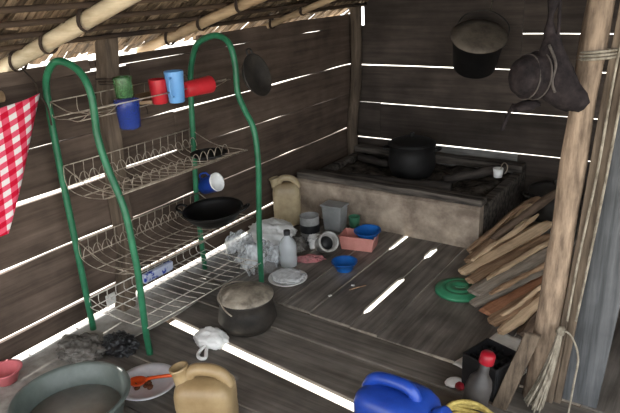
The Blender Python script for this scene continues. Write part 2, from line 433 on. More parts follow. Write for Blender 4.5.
# ---- back wall (y = 4.05)
bw = MB()
YB = 4.05
RZ0, RS = 1.305, 0.335           # underside of the thatch : z = RZ0 + RS*x
def wall_plank_x(x0, x1, z0, z1, seed, amp=0.004, n=30, th=0.022, clip=True):
    secs = []
    for i in range(n + 1):
        x = x0 + (x1 - x0) * i / n
        lim = RZ0 + RS * x - 0.0
        a = z0 + amp * noise.noise(Vector((x * 3.1, seed, 9))); b = z1 + amp * noise.noise(Vector((x * 3.1, seed, 15)))
        b = max(min(b, lim), a + 0.002)
        secs.append([(x, YB, a), (x, YB + th, a), (x, YB + th, b), (x, YB, b)])
    bw.loft(secs)
wall_plank_x(-0.02, XR, 0.0, 0.1875, 1, amp=.001)
wall_plank_x(-0.02, .655, 0.189, 0.3245, 2, amp=.003); wall_plank_x(1.265, XR, 0.189, 0.3245, 2.4, amp=.003)
wall_plank_x(-0.02, 0.22, 0.334, 0.603, 3.3, amp=.001); wall_plank_x(0.223, XR, 0.334, 0.5985, 3, amp=.003)
wall_plank_x(-0.02, XR, 0.607, 0.880, 4, amp=.003)
wall_plank_x(-0.02, 1.24, 0.889, 1.166, 5, amp=.003); wall_plank_x(1.243, XR, 0.890, 1.108, 5.4, amp=.002)
wall_plank_x(-0.02, 0.045, 1.168, 1.29, 6, amp=.001, n=3)
wall_plank_x(0.10, 1.24, 1.163, 1.42, 6.5, amp=.003); wall_plank_x(1.243, XR, 1.116, 1.42, 6.8, amp=.002)
wall_plank_x(0.12, XR, 1.422, 1.70, 7); wall_plank_x(0.8, XR, 1.702, 2.02, 8); wall_plank_x(1.8, XR, 2.022, 2.4, 9)
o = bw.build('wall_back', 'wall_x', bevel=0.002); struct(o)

bw = MB(); wall_plank_x(.658, 1.262, .191, .324, 2.2, amp=.003)
struct(bw.build('wall_back', 'pale_plank', bevel=.002))
# ---- right wall, out of view, with the open side of the hut nearer the camera
rw = MB()
for k in range(9): rw.box((XR + 0.012, 3.0, 0.14 + k * 0.27), (0.024, 2.2, 0.262))
o = rw.build('unseen_wall_right', 'wall_y', bevel=0.002); struct(o)

# ---- roof : sewn palm-leaf thatch on battens and rafters
th = MB(); rt = random.Random(11)
ux = Vector((1, 0, RS)).normalized(); un = Vector((-RS, 0, 1)).normalized()
def RP(s, y, h=0.0):                     # s = distance up the slope from the wall line
    return Vector((0, y, RZ0)) + ux * s + un * h
roofL = 3.45
for r in range(-2, 23):
    s0 = r * 0.165
    y = -0.7
    while y < 4.25:
        w = rt.uniform(0.02, 0.055); L_ = rt.uniform(0.24, 0.34); dz = rt.uniform(-0.006, 0.008)
        sj = rt.uniform(-0.02, 0.02); tw = rt.uniform(-0.02, 0.02)
        if r == -2 : sj += 0.06
        lo_h = -0.016 + dz; hi_h = 0.055 + dz
        q = [RP(s0 + sj, y + tw, lo_h), RP(s0 + sj, y + w + tw, lo_h + rt.uniform(-.006, .006)), RP(s0 + sj + L_, y + w, hi_h), RP(s0 + sj + L_, y, hi_h)]
        q2 = [p + un * 0.004 for p in q]
        th.add(q + q2, [(0, 1, 2, 3), (7, 6, 5, 4), (0, 4, 5, 1), (1, 5, 6, 2), (2, 6, 7, 3), (3, 7, 4, 0)])
        y += w * 0.86
o = th.build('ceiling', 'thatch', recalc=False); struct(o)
rb = MB()
rb.loft([[RP(-0.22, yy, 0.065), RP(roofL, yy, 0.065), RP(roofL, yy, 0.10), RP(-0.22, yy, 0.10)] for yy in (-0.75, 4.3)])
o = rb.build('ceiling', 'thatch_back'); struct(o)

bt = MB()
for k, s in enumerate((0.10, 0.26, 0.42, 0.58, 0.76, 0.95, 1.15, 1.40, 1.66, 2.04, 2.35, 2.7, 3.1)):
    bt.tube([RP(s + 0.01 * math.sin(y * 2 + k), y, -0.028 - 0.004 * math.sin(3 * y + k)) for y in [-0.7 + 0.25 * i for i in range(20)]], 0.012, 6)
o = bt.build('trim_2', 'batten'); struct(o)

def rafter(y, z0, slope, r, m, label, x0=-0.2, x1=3.1, dy=0.0):
    t = thing('bamboo_rafter', label, 'rafter', (0, y, z0))
    mb = MB(); pts = []; rr = []
    n = 56
    for i in range(n + 1):
        x = x0 + (x1 - x0) * i / n
        node = (i % 7 == 0)
        pts.append((x, dy * x + 0.006 * math.sin(3 * x), slope * x + 0.006 * math.sin(2.3 * x + y)))
        rr.append(r * (1.0 + (0.10 if node else 0)) * (1 - 0.05 * x))
    mb.tube(pts, rr, 14); mb.build('pole', m, t)
    for xx in (0.02, 0.25, 0.50, 0.98):
        z = slope * xx
        pts = []
        for i in range(45):
            a = 3 * 2 * PI * i / 44 + .5
            pts.append((xx + .018 * i / 44, dy * xx + (r + .004) * math.cos(a), z + (r + .004) * math.sin(a) + .012 * max(0, math.sin(a))))
        MB().tube(pts, .003, 5).build('vine_tie', 'tie', t)
    return t
rafter(1.39, 1.243, 0.32, 0.031, 'bamboo', 'thick pale bamboo rafter crossing the upper left corner of the picture', x0=-.5)
rafter(2.21, 1.25, 0.31, 0.025, 'bamboo2', 'middle brown bamboo rafter above the far end of the dish rack')
rafter(3.05, 1.25, 0.325, 0.019, 'bamboo2', 'thin brown bamboo rafter farthest away near the back wall')

# ---- posts
t = thing('wall_post', 'grey brown wooden post standing against the left wall behind the dish rack', 'post', (0.05, 1.76, 0))
mb = MB()
mb.loft([[(-.048 + dx, -.036 + dy, z), (.035 + dx, -.036 + dy, z), (.035 + dx, .036 + dy, z), (-.048 + dx, .036 + dy, z)] for z, dx, dy in ((0, .0, -.09), (.3, 0, -.02), (.6, .004, -.02), (.95, 0, .0), (1.2, .0, .045), (1.315, 0, .06))])
mb.build('trunk', 'dark_post', t, bevel=0.008)
mb = MB()
for k in range(3):
    z = 1.10 + k * 0.012
    mb.tube([(-.056, -.03 + .03, z), (.054, -.02, z + .01), (.054, .08, z - .005), (-.056, .09, z)], 0.003, 5)
mb.tube(smooth([(.05, .07, 1.12), (.08, .09, 1.05), (.07, .16, .98), (.03, .20, .93)]), 0.0025, 5)
mb.tube(smooth([(.05, .07, 1.12), (.09, .07, 1.02), (.10, .12, .99)]), 0.0025, 5)
mb.build('twine', 'tie', t)

mb = MB().tube(smooth([(0.045, 3.97, -0.0), (0.03, 3.95, 0.4), (0.05, 4.0, 0.8), (0.06, 4.0, 1.32)]), 0.042, 10)
tag(mb.build('corner_post', 'dark_post'), 'dark wooden corner post where left and back walls meet', 'post')

# right foreground post with strips of wood tied to it
PX = 1.964
t = thing('roof_post', 'thick pale barked round post on the right with wood strips tied to it', 'post', (PX, 2.0, 0))
mb = MB(); pts = []; rr = []
for i in range(41):
    z = 2.0 * i / 40
    pts.append((0.061 * z + 0.004 * math.sin(4 * z), 0, z)); rr.append(0.043 + 0.004 * noise.noise(Vector((z * 5, 1, 2))) - 0.004 * z)
mb.tube(pts, rr, 20); mb.build('trunk', 'post', t)
for xo, yo, w, zt in ((0.056, -0.006, 0.024, 1.95), (0.080, 0.008, 0.026, 1.97)):
    mb = MB()
    mb.loft([[(xo - w / 2 + 0.066 * z + .003 * math.sin(5 * z + xo * 90), yo - .012, z), (xo + w / 2 + 0.066 * z, yo - .012, z), (xo + w / 2 + 0.066 * z, yo + .014, z), (xo - w / 2 + 0.066 * z, yo + .014, z)] for z in [0.0 + zt * k / 12 for k in range(13)]])
    mb.build('wood_strip', 'strip', t, bevel=0.004)
for k, (xo, yo) in enumerate(((0.066, -0.024), (0.094, -0.012))):
    MB().tube(smooth([(xo + 0.068 * z + 0.003 * math.sin(9 * z + k), yo, z) for z in (0.36, 0.6, 0.9, 1.2, 1.5, 1.8)]), 0.0045, 6).build('rope_strand', 'rope', t)
pts = []
for i in range(73):
    a = 3 * 2 * PI * i / 72; z = 1.235 + .03 * i / 72
    pts.append((0.061 * z + .018 + 0.058 * math.cos(a), 0.048 * math.sin(a) + .002, z + .004 * math.cos(a)))
MB().tube(pts, 0.0045, 5).build('rope_lashing', 'rope', t)
# frayed rope hanging from a knot on the strips
fr = MB(); rf = random.Random(3)
for k in range(46):
    a = rf.uniform(-1, 1); b = rf.uniform(-1, 1)
    fr.tube(smooth([(0.076 + a * .006, -0.045 + b * .005, 0.325), (0.066 + a * .013, -0.055 + b * .010, 0.24), (0.045 + a * .022, -0.07 + b * .016, 0.13), (0.018 + a * .036, -0.085 + b * .024, 0.006 + rf.uniform(0, .03))], 5), rf.uniform(.002, .0042), 5)
fr.blob((0.078, -0.05, 0.33), (.016, .014, .018), 2, .3, sub=3)
fr.tube(smooth([(0.08, -0.05, 0.335), (0.115, -0.065, 0.33), (0.145, -0.07, 0.26), (0.142, -0.075, 0.15), (0.135, -0.075, 0.01)]), 0.0035, 6)
tag(fr.build('frayed_rope', 'rope', None, (PX, 2.0, 0)), 'frayed pale fibre rope knotted to the right post and hanging to the floor', 'rope')

def leaning(name, m, label, cat, loc, w, th, sx, sy, L_):
    mb = MB()
    mb.loft([[(-w / 2 + sx * z, sy * z, z), (w / 2 + sx * z, sy * z, z), (w / 2 + sx * z, th + sy * z, z), (-w / 2 + sx * z, th + sy * z, z)] for z in [L_ * k / 10 for k in range(11)]])
    return tag(mb.build(name, m, None, loc, bevel=.004), label, cat)
leaning('leaning_plank', 'grey_plank', 'wide blue grey plank leaning behind the right post', 'plank', (2.110, 2.03, 0), .125, .024, .066, .02, 1.75)
leaning('short_board', 'strip', 'short greyish brown board leaning on the foot of the right post beside the black crate', 'board', (1.875, 1.86, 0), .055, .018, .27, .22, .30)

# ================================================================== HEARTH
t = thing('hearth', 'low plastered clay hearth with ash bed along the back wall', 'hearth', (0.7, 3.55, 0))
HX0, HX1, HY0, HY1 = 0.06 - .7, 1.335 - .7, 3.135 - 3.55, 4.03 - 3.55
def wobble_box(x0, x1, y0, y1, z0, z1, n=22, amp=0.006, seed=0):
    mb = MB(); secs = []
    for i in range(n + 1):
        x = x0 + (x1 - x0) * i / n
        a = amp * noise.noise(Vector((x * 6, seed, 0))); b = amp * noise.noise(Vector((x * 5, seed, 7))); c = amp * noise.noise(Vector((x * 7, seed, 3)))
        secs.append([(x, y0 + a, z0), (x, y1, z0), (x, y1, z1 + b), (x, y0 + 0.25 * (y1 - y0) + c, z1 + b), (x, y0 + a + c * .5, z1 + b - 0.012), (x, y0 + c, (z0 + z1) / 2)])
    return mb.loft(secs)
wobble_box(HX0, HX1, HY0, HY0 + 0.07, 0.0, 0.255, seed=1).build('front_wall', 'plaster', t)
mb = MB().box((HX1 - 0.03, (HY0 + HY1) / 2 + .03, 0.12), (0.06, HY1 - HY0 - .08, 0.24)); mb.build('side_wall', 'char_board', t, bevel=.008)
mb = MB().box((HX0 + 0.03, (HY0 + HY1) / 2 + .03, 0.12), (0.06, HY1 - HY0 - .08, 0.24)); mb.build('side_wall', 'char_board', t, bevel=.008)
mb = MB()
def ashf(u, v):
    x = HX0 + .055 + (HX1 - HX0 - .11) * u; y = HY0 + .06 + (HY1 - HY0 - .08) * v
    return (x, y, 0.185 + 0.035 * noise.noise(Vector((x * 5, y * 5, 0))) + 0.02 * noise.noise(Vector((x * 14, y * 14, 2))))
mb.sheet(ashf, 50, 36, 0.02); mb.build('ash_bed', 'ash', t)
for nm, y, z, w, h in (('rim_board', HY0 + .075, .272, .09, .045), ('rim_board', HY1 - .06, .262, .10, .05)):
    mb = MB(); secs = []
    for i in range(25):
        x = HX0 - .0 + (HX1 - HX0) * i / 24
        a = .008 * noise.noise(Vector((x * 5, y, 1))); b = .006 * noise.noise(Vector((x * 6, y, 4)))
        secs.append([(x, y - w / 2 + a, z - h / 2), (x, y + w / 2 + a, z - h / 2), (x, y + w / 2 + a, z + h / 2 + b), (x, y - w / 2 + a, z + h / 2 + b)])
    mb.loft(secs); mb.build(nm, 'char_board', t, bevel=.006)

def log(name, p0, p1, r, m, label, cat='log', seed=0, group=None):
    L_ = (Vector(p1) - Vector(p0)).length; T = align(p0, p1)
    mb = MB(); n = 14
    pts = [(L_ * i / n, .008 * math.sin(3 * i / n * PI * .6 + seed), .004 * math.sin(i + seed)) for i in range(n + 1)]
    mb.tube(pts, [r * (1 + .14 * noise.noise(Vector((i * .6, seed, 0)))) for i in range(n + 1)], 10)
    o = mb.build(name, m); o.matrix_world = T
    tag(o, label, cat, group); return o
log('charred_log', (0.16, 3.30, 0.245), (1.06, 3.40, 0.255), 0.036, 'char', 'long charred log lying across the hearth in front of the big black pot', seed=1)
log('charred_log', (0.18, 3.80, 0.245), (0.52, 3.68, 0.25), 0.03, 'char', 'short charred log on the hearth left of the big black pot', seed=2)
log('charred_log', (0.95, 3.52, 0.255), (1.28, 3.76, 0.31), 0.032, 'char', 'charred log on the hearth right of the big black pot', seed=4)

# ---- big black pot on the hearth
def pot(name, label, loc, r, h, m_body, m_lid, lidh=0.03, bail=False, ears=True, rot=None, knob=True, m_bail='soot', bulge=1.06, tilt_lid=0.0):
    t = thing(name, label, 'pot', loc, rot)
    p = [(0, 0), (r * .72, 0), (r * .9, h * .06), (r * bulge, h * .35), (r * 1.03, h * .75), (r * 1.0, h * .95), (r * 1.07, h), (r * 1.07, h + .006), (r * .97, h + .004), (r * .97, h * .8), (r * .97, h * .3), (r * .7, h * .06), (0, h * .05)]
    MB().lathe(p, 44).build('body', m_body, t)
    lid = MB().lathe([(r * 1.06, h + .008), (r * 1.06, h + .013), (r * .9, h + .016 + lidh * .3), (r * .5, h + .016 + lidh * .85), (0, h + .016 + lidh), (0, h + .010 + lidh), (r * .5, h + .008 + lidh * .8), (r * .9, h + .008)], 44, T=Matrix.Rotation(tilt_lid, 4, 'X')).build('lid', m_lid, t)
    if knob:
        MB().lathe([(0, 0), (.012, 0), (.010, .012), (.018, .02), (.016, .03), (0, .033)], 18, T=Matrix.Translation((0, 0, h + .014 + lidh))).build('knob', m_body, lid)
    if ears:
        for s in (-1, 1):
            MB().tube(smooth([(s * r * .98, -.035, h * .84), (s * (r * 1.0 + .03), -.034, h * .88), (s * (r * 1.0 + .04), 0, h * .89), (s * (r + .03), .034, h * .88), (s * r * .98, .035, h * .84)]), .007, 8).build('ear_handle', m_body, t)
    if bail:
        MB().tube([(r * 1.13 * math.cos(a), -.9 * r * math.sin(a), h * .84 + .062 * math.sin(a)) for a in arc(25, 0, PI)], .0035, 6).build('wire_handle', m_bail, t)
    return t
pot('cooking_pot', 'big soot-black lidded cooking pot standing on the hearth', (0.70, 3.60, 0.232), 0.148, 0.215, 'soot', 'soot', .035, rot=(0, 0, .25))

# ================================================================== DISH RACK
RX, RY = 0.27, 1.83
t = thing('dish_rack', 'tall wire dish rack with two bowed green tube end frames', 'dish rack', (RX, RY, 0))
near = [(.083, 0), (.08, .37), (.076, .745), (.082, 1.05), (.10, 1.17), (.16, 1.235), (.225, 1.252), (.309, 1.229), (.358, 1.185), (.378, 1.12), (.376, 1.04), (.372, .97), (.395, .861), (.450, .719), (.470, .627), (.478, .50), (.482, .388), (.470, .12), (.473, 0)]
far = [(.09, 0), (.09, .37), (.12, .745), (.15, 1.05), (.18, 1.159), (.225, 1.235), (.315, 1.272), (.381, 1.272), (.435, 1.234), (.456, 1.14), (.455, 1.02), (.49, .933), (.537, .84), (.546, .666), (.53, .482), (.512, .261), (.50, 0)]
for prof, y in ((near, 1.45), (far, 2.2)):
    MB().tube(smooth([(x - RX, y - RY, z) for x, z in prof], 5), 0.0145, 14).build('end_frame', 'green_tube', t)
YN, YF = 1.45, 2.2
def shelf(zb, zback, zfront, m, xb=0.10, xf=0.44, dip=0.03, step=0.047, guard=3):
    mb = MB(); n = int((YF - YN) / step); r = 0.002
    x = lambda a: a - RX
    for i in range(n + 1):
        y = YN + (YF - YN) * i / n - RY; e = .012 * (i / n)
        mb.tube(smooth([(x(xb), y, zback), (x(xb), y, zb), (x(xb + .10), y, zb - dip), (x(xf - .09), y, zb - dip * .6), (x(xf + e * 3), y, zfront)], 4), r, 5)
    for xx, z in ((xb, zback), (xb, zb), (xb + .10, zb - dip), (xf - .09, zb - dip * .6), (xf + .015, zfront)):
        mb.tube([(x(xx), YN - RY, z), (x(xx + (.03 if xx > .3 else .02)), YF - RY, z)], r * 1.3, 6)
    for yy in (YN, YF):
        mb.tube(smooth([(x(xb), yy - RY, zback), (x((xb + xf) / 2), yy - RY, (zback + zfront) / 2 - .03), (x(xf + .02), yy - RY, zfront)]), r * 1.2, 6)
    o = mb.build('wire_shelf', m, t)
    if guard:
        gm = MB()
        for bit, xo, zo, hgt in ((1, xb + .02, zb + .0, .05), (2, xf - .10, zb - dip * .6, .055)):
            if not guard & bit: continue
            pts = []; k = n * 10
            for i in range(k + 1):
                u = i / k; y = YN + (YF - YN) * u - RY
                ph = u * n * 2 * PI
                pts.append((x(xo + .02 * u), y + .010 * math.sin(ph * 1.0 + PI), zo + hgt * .5 * (1 - math.cos(ph))))
            gm.tube(pts, r * .95, 5)
        gm.build('plate_guard', m, o)
shelf(1.02, 1.085, 1.075, 'wire', guard=0, dip=.0, step=.125, xf=.37)
shelf(.72, .81, .735, 'wire')
shelf(.38, .46, .385, 'wire', xf=.44, guard=1)
shelf(.125, .175, .135, 'wire_w', dip=.0, guard=0, xf=.47)

# ---- things on the rack
def cup(name, label, loc, r0, r1, h, m, rot=None, handle=True, ha=0.0, cat='cup', th=.003, hm=None, rim=None):
    t = thing(name, label, cat, loc, rot)
    MB().lathe([(0, 0), (r0 * .9, 0), (r0, .004), (r1, h - .003), (r1, h), (r1 - th, h), (r0 - th, .008), (0, .006)], 32).build('body', m, t)
    if handle:
        T = rotz(ha); rm = (r0 + r1) / 2
        MB().tube(smooth([(rm - .002, 0, h * .8), (rm + .022, 0, h * .78), (rm + .028, 0, h * .5), (rm + .018, 0, h * .26), (rm - .002, 0, h * .22)]), .0045, 8, T=T).build('handle', hm or m, t)
    if rim: MB().lathe([(r1 + .001, h - .006), (r1 + .001, h + .001), (r1 - th - .001, h + .001), (r1 - th - .001, h - .006)], 32).build('rim', rim, t)
    return t
cup('mug', 'light blue plastic mug standing between red cups on the top of the dish rack', (0.40, 1.862, 1.027), .034, .042, .135, 'blue_mug', ha=-1.1, cat='mug')
cup('cup', 'red plastic tumbler lying on its side to the right of the light blue mug', (0.385, 1.925, 1.068), .034, .040, .165, 'red_cup', rot=(-PI / 2, 0, .0), handle=False)
cup('cup', 'red plastic cup partly hidden behind the light blue mug', (0.345, 1.815, 1.027), .034, .040, .105, 'red_cup', handle=False)
cup('mug', 'dark blue see-through mug hanging at the near end of the dish rack', (0.340, 1.640, 0.955), .043, .052, .12, 'blue_glass', ha=2.2, cat='mug')
cup('drinking_glass', 'green patterned drinking glass stacked above the dark blue mug', (0.335, 1.640, 1.082), .036, .040, .085, 'green_glass', handle=False, cat='glass', th=.004)
mb = MB(); mb.loft([[(.115, y, 1.028), (.115 + w, y, 1.028), (.115 + w, y, 1.043), (.115, y, 1.043)] for y, w in ((1.75, .16), (1.80, .22), (2.02, .22))])
tag(mb.build('cutting_board', 'board', bevel=.003), 'tan wooden cutting board lying on the top shelf of the dish rack', 'cutting board')
# frying pan hung on the far frame
t2 = thing('frying_pan', 'dark round pan hanging behind the far green frame of the dish rack', 'pan', (0.475, 2.30, 1.075), (.25, 1.25, .35))
MB().lathe([(0, 0), (.075, 0), (.102, .03), (.106, .03), (.078, -.005), (0, -.005)], 36).build('bowl', 'soot_mid', t2)
MB().tube(smooth([(-.10, -.02, .03), (-.125, -.015, .032), (-.125, .015, .032), (-.10, .02, .03)]), .005, 8).build('ear_handle', 'soot_mid', t2)
t2 = thing('plate', 'dark metal plate lying on the upper wire shelf of the dish rack', 'plate', (0.30, 2.12, 0.705), (0, 0, 0))
MB().lathe([(0, .0), (.06, .0), (.09, .016), (.093, .017), (.062, -.004), (0, -.004)], 36).build('dish', 'soot', t2)
mq = Vector((.80, .02, .30)).normalized().to_track_quat('Z', 'Y').to_euler()
tm = cup('mug', 'blue mug with white inside lying on the middle shelf behind the wok', (0.105, 2.25, 0.478), .046, .050, .11, 'deep_blue', rot=mq, ha=2.0, cat='mug', rim='white')
MB().lathe([(0, .05), (.044, .05), (.0465, .108), (.044, .108), (.042, .054), (0, .054)], 28).build('white_lining', 'white', tm)
mb = MB().box((0, 0, .025), (.025, .19, .05)); mb2 = mb.build('soap_packet', 'labelblue', None, (0.135, 1.83, .129), (0, .15, 0), bevel=.006)
tag(mb2, 'blue and white printed packet at the back of the bottom wire tray', 'packet')
# wok
t2 = thing('wok', 'black iron wok resting on the middle shelf at the far end of the dish rack', 'wok', (0.39, 2.02, 0.386), (0.05, -.03, 0.4))
R_ = .145
prof = [(0, 0)] + [(R_ * math.sin(a), .085 * (1 - math.cos(a)) / (1 - math.cos(1.25)) ) for a in arc(10, .15, 1.25)]
prof = [(r * R_ / (R_ * math.sin(1.25)), z) for r, z in prof]
inn = [(max(r - .004, 0), z + .004) for r, z in reversed(prof)]
MB().lathe(prof + [(R_ + .004, .086), (R_ + .004, .091)] + inn, 48).build('bowl', 'wok', t2)
for s in (-1, 1):
    T = Matrix.Translation((0, 0, 0)) @ rotz(0 if s > 0 else PI)
    MB().tube(smooth([(R_ - .004, -.035, .082), (R_ + .028, -.03, .098), (R_ + .04, 0, .103), (R_ + .028, .03, .098), (R_ - .004, .035, .082)]), .0065, 8, T=T).build('ear_handle', 'wok', t2)

# ================================================================== THINGS ON THE FLOOR
# pale layer below the rack; sunlight on the boards put into its colour
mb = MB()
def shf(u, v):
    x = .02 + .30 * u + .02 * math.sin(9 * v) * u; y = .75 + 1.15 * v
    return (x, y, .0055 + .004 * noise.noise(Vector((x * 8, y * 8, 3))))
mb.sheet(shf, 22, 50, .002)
tag(mb.build('painted_sun_patch', 'sheet'), 'pale grey layer painted as sunlight on the floor beneath the dish rack', 'sheet')  # 'sheet' here is the painted sunlight layer

pot('cooking_pot', 'round sooty pot with grey lid and wire handle on the floor before the dish rack', (0.705, 1.845, 0.0), 0.122, 0.155, 'soot_mid', 'soot_lid', .026, bail=True, ears=False, rot=(0, 0, -1.35), m_bail='wire', bulge=1.12, knob=False)

def jerrycan(name, label, loc, sx, sy, h, m, rot=None, spout=(-.5, 0), cat='jerry can', cap=None, mhole='black', hw=.15, sz=.83, stilt=-.25):
    t = thing(name, label, cat, loc, rot)
    secs = []; n = 40
    def se(k, fx, fy, z, e=4.0, ox=0.0):
        out = []
        for j in range(n):
            a = 2 * PI * j / n; c, s = math.cos(a), math.sin(a)
            out.append((ox + sx / 2 * fx * math.copysign(abs(c) ** (2 / e), c), sy / 2 * fy * math.copysign(abs(s) ** (2 / e), s), z))
        return out
    for z, fx, fy, ox in ((0, .86, .84, 0), (.012, .97, .96, 0), (.03, 1, 1, 0), (h * .3, .985, .985, 0), (h * .33, 1.0, 1.0, 0), (h * .5, .985, .985, 0), (h * .53, 1, 1, 0), (h * .70, 1, 1, 0), (h * .78, .96, .97, 0), (h * .86, .80, .86, 0), (h * .90, .55, .6, 0), (h * .91, .2, .25, 0)):
        secs.append(se(0, fx, fy, z, 4.0, ox))
    MB().loft(secs, True).build('body', m, t)
    # handle bridge over the shoulder
    hb = MB()
    pts = smooth([(-sx * .26, 0, h * .84), (-sx * .20, 0, h * .97), (-sx * .04, 0, h * 1.01), (sx * .20, 0, h * .99), (sx * .34, 0, h * .92), (sx * .42, 0, h * .78)])
    hb.tube(pts, [sy * hw] * len(pts), 12); hb.build('handle', m, t)
    sp = Matrix.Translation((-sx * (.34 if sz > .8 else .44), spout[1], h * sz)) @ Matrix.Rotation(stilt, 4, 'Y')
    MB().lathe([(.034, 0), (.032, .022), (.030, .05), (.034, .052), (.034, .06), (.027, .06), (.025, .015), (0, .012)], 28, T=sp).build('spout', m, t)
    if cap: MB().lathe([(.036, .038), (.036, .066), (.030, .070), (0, .070)], 28, T=sp).build('cap', cap, t)
    return t
jerrycan('jerry_can', 'open yellowed plastic jerry can in the foreground', (1.06, 1.21, 0), .205, .15, .275, 'jerry', rot=(0, 0, .5))
jerrycan('jerry_can', 'pale yellow plastic jerry can in the corner beside the hearth', (0.105, 2.98, 0.0), .18, .14, .31, 'jerry_far', rot=(0, 0, .6))
jerrycan('jerry_can', 'blue plastic jerry can standing at the bottom edge of the picture', (1.655, 1.485, 0.0), .27, .19, .268, 'deep_blue', rot=(0, 0, PI - .05), cap='deep_blue', hw=.11, sz=.66, stilt=-1.0)

# basin
t2 = thing('wash_basin', 'large grey green plastic basin holding murky water in the near left corner', 'basin', (0.64, 0.965, 0.004))
R_ = .197; h = .16
MB().lathe([(0, 0), (R_ * .74, 0), (R_ * .78, .01), (R_ * .86, h * .5), (R_ * .87, h * .53), (R_ * .95, h * .95), (R_ * 1.04, h), (R_ * 1.045, h + .006), (R_ * 1.0, h + .010), (R_ * .945, h + .002), (R_ * .85, h * .55), (R_ * .835, h * .5), (R_ * .75, .014), (0, .010)], 64).build('bowl', 'basin', t2)
MB().lathe([(0, .09), (R_ * .835, .09), (R_ * .83, .084), (0, .084)], 48).build('water', 'water', t2)
# enamel plate with spoon
t2 = thing('plate', 'white enamel plate with food scraps beside the large basin', 'plate', (0.644, 1.285, 0.003))
MB().lathe([(0, .004), (.08, .004), (.098, .02), (.122, .027), (.124, .024), (.10, .014), (.082, 0), (0, 0)], 48).build('dish', 'enamel', t2)
mb = MB(); rr_ = random.Random(8)
for k in range(14): mb.blob((rr_.uniform(-.045, .03), rr_.uniform(-.045, .03), .009), (rr_.uniform(.008, .016), rr_.uniform(.008, .014), .008), k, .4, sub=2)
o = tag(mb.build('food_scraps', 'food', None, (0.644, 1.285, 0.003)), 'brown food scraps lying on the white enamel plate', 'food', kind='stuff')
def ladle(label, p_head, p_end, r, m, z0):
    t = thing('spoon', label, 'spoon', p_head)
    d = Vector(p_end) - Vector(p_head)
    ang = math.atan2(d.y, d.x); L_ = math.hypot(d.x, d.y)
    MB().lathe([(0, .004), (r * .6, .006), (r * .9, .018), (r, .022), (r * .97, .024), (r * .55, .010), (0, .008)], 24, sx=1.15, sy=.9, T=rotz(ang)).build('bowl', m, t)
    MB().tube(smooth([(r * .98, 0, .021), (r * 1.5, 0, .030), (L_ * .7, 0, .03 + d.z * .6), (L_, 0, .025 + d.z)]), [.007] * 15 + [.009], 8, T=rotz(ang)).build('handle', m, t)
ladle('orange plastic spoon lying in the white enamel plate', (0.615, 1.262, 0.010), (0.745, 1.36, .02), .034, 'orange', 0)
# pink bowl
t2 = thing('bowl', 'pink plastic bowl at the left edge behind the large basin', 'bowl', (0.115, 1.0, 0.012))
MB().lathe([(0, 0), (.04, 0), (.06, .05), (.07, .056), (.07, .06), (.057, .056), (.038, .006), (0, .006)], 40).build('dish', 'pink', t2)

def crumple(name, m, label, cat, loc, s, seed, amp=.5, freq=2.2, flat=.6, sub=5, zrot=0):
    mb = MB().blob((0, 0, s[2] * flat), s, seed, amp, freq, sub, flat=flat)
    o = mb.build(name, m, None, loc, (0, 0, zrot)); return tag(o, label, cat)
crumple('rag', 'greyrag', 'crumpled grey rag on the sunlit floor beside the near foot of the dish rack', 'rag', (0.20, 1.30, .008), (.12, .085, .035), 3, .45)
crumple('plastic_bag', 'blackbag', 'crumpled black plastic bag by the front foot of the near green frame', 'bag', (0.35, 1.40, .008), (.085, .06, .05), 5, .5)
# white plastic bag with loop on the strip
t2 = thing('plastic_bag', 'small white knotted plastic bag lying beside the light gap in the floor', 'bag', (0.655, 1.64, 0.0), (0, 0, .2))
MB().blob((0, 0.01, .026), (.078, .062, .042), 4, .35, 2.0, 4, flat=.7).build('body', 'bagwhite', t2)
MB().tube(smooth([(.01, -.045, .02), (.03, -.08, .02), (.045, -.11, .012), (.025, -.12, .010), (.0, -.10, .012), (.0, -.06, .02)], 5, closed=True), .008, 8, closed=True).build('loop_handle', 'bagwhite', t2)

tag(MB().box((0, 0, .035), (.006, .055, .06)).build('paper_tag', 'paper', None, (0.012, 1.62, .028), (0, 0, 0), bevel=.001), 'small white square of paper against the left wall by the wooden post', 'paper')
# corner clutter
crumple('plastic_sack', 'bagwhite', 'white plastic sack slumped in front of the pale yellow jerry can', 'sack', (0.19, 2.70, 0.0), (.15, .12, .08), 7, .3, zrot=.3)
crumple('plastic_bag', 'bagclear', 'crumpled clear plastic bag beside the far foot of the dish rack', 'bag', (0.36, 2.36, 0.0), (.11, .12, .10), 9, .45, freq=1.6, zrot=.5)
crumple('plastic_bag', 'bagclear', 'crumpled clear plastic bag under the wok at the end of the rack', 'bag', (0.15, 2.44, 0.0), (.08, .09, .09), 12, .45, freq=1.6)
t2 = thing('plastic_bottle', 'clear plastic bottle with dark cap standing amid the bags', 'bottle', (0.49, 2.46, 0.0))
MB().lathe([(0, 0), (.043, 0), (.050, .01), (.050, .06), (.047, .07), (.050, .08), (.050, .125), (.038, .155), (.018, .178), (.0155, .2), (.0, .2)], 28).build('body', 'clear', t2)
MB().lathe([(.0185, .188), (.0185, .212), (.016, .215), (0, .215)], 20).build('cap', 'black', t2)
t2 = thing('plate', 'white plate covered with thin plastic film near the clear bottle', 'plate', (0.60, 2.30, 0.003))
MB().lathe([(0, .004), (.068, .004), (.085, .018), (.103, .024), (.105, .021), (.087, .012), (.07, 0), (0, 0)], 44).build('dish', 'white', t2)
mb = MB().blob((0, 0, .028), (.090, .08, .016), 15, .4, 1.8, 4, flat=.8); tag(mb.build('plastic_film', 'bagfilm', None, (0.60, 2.30, .003)), 'thin crumpled plastic film lying on the white plate', 'film')
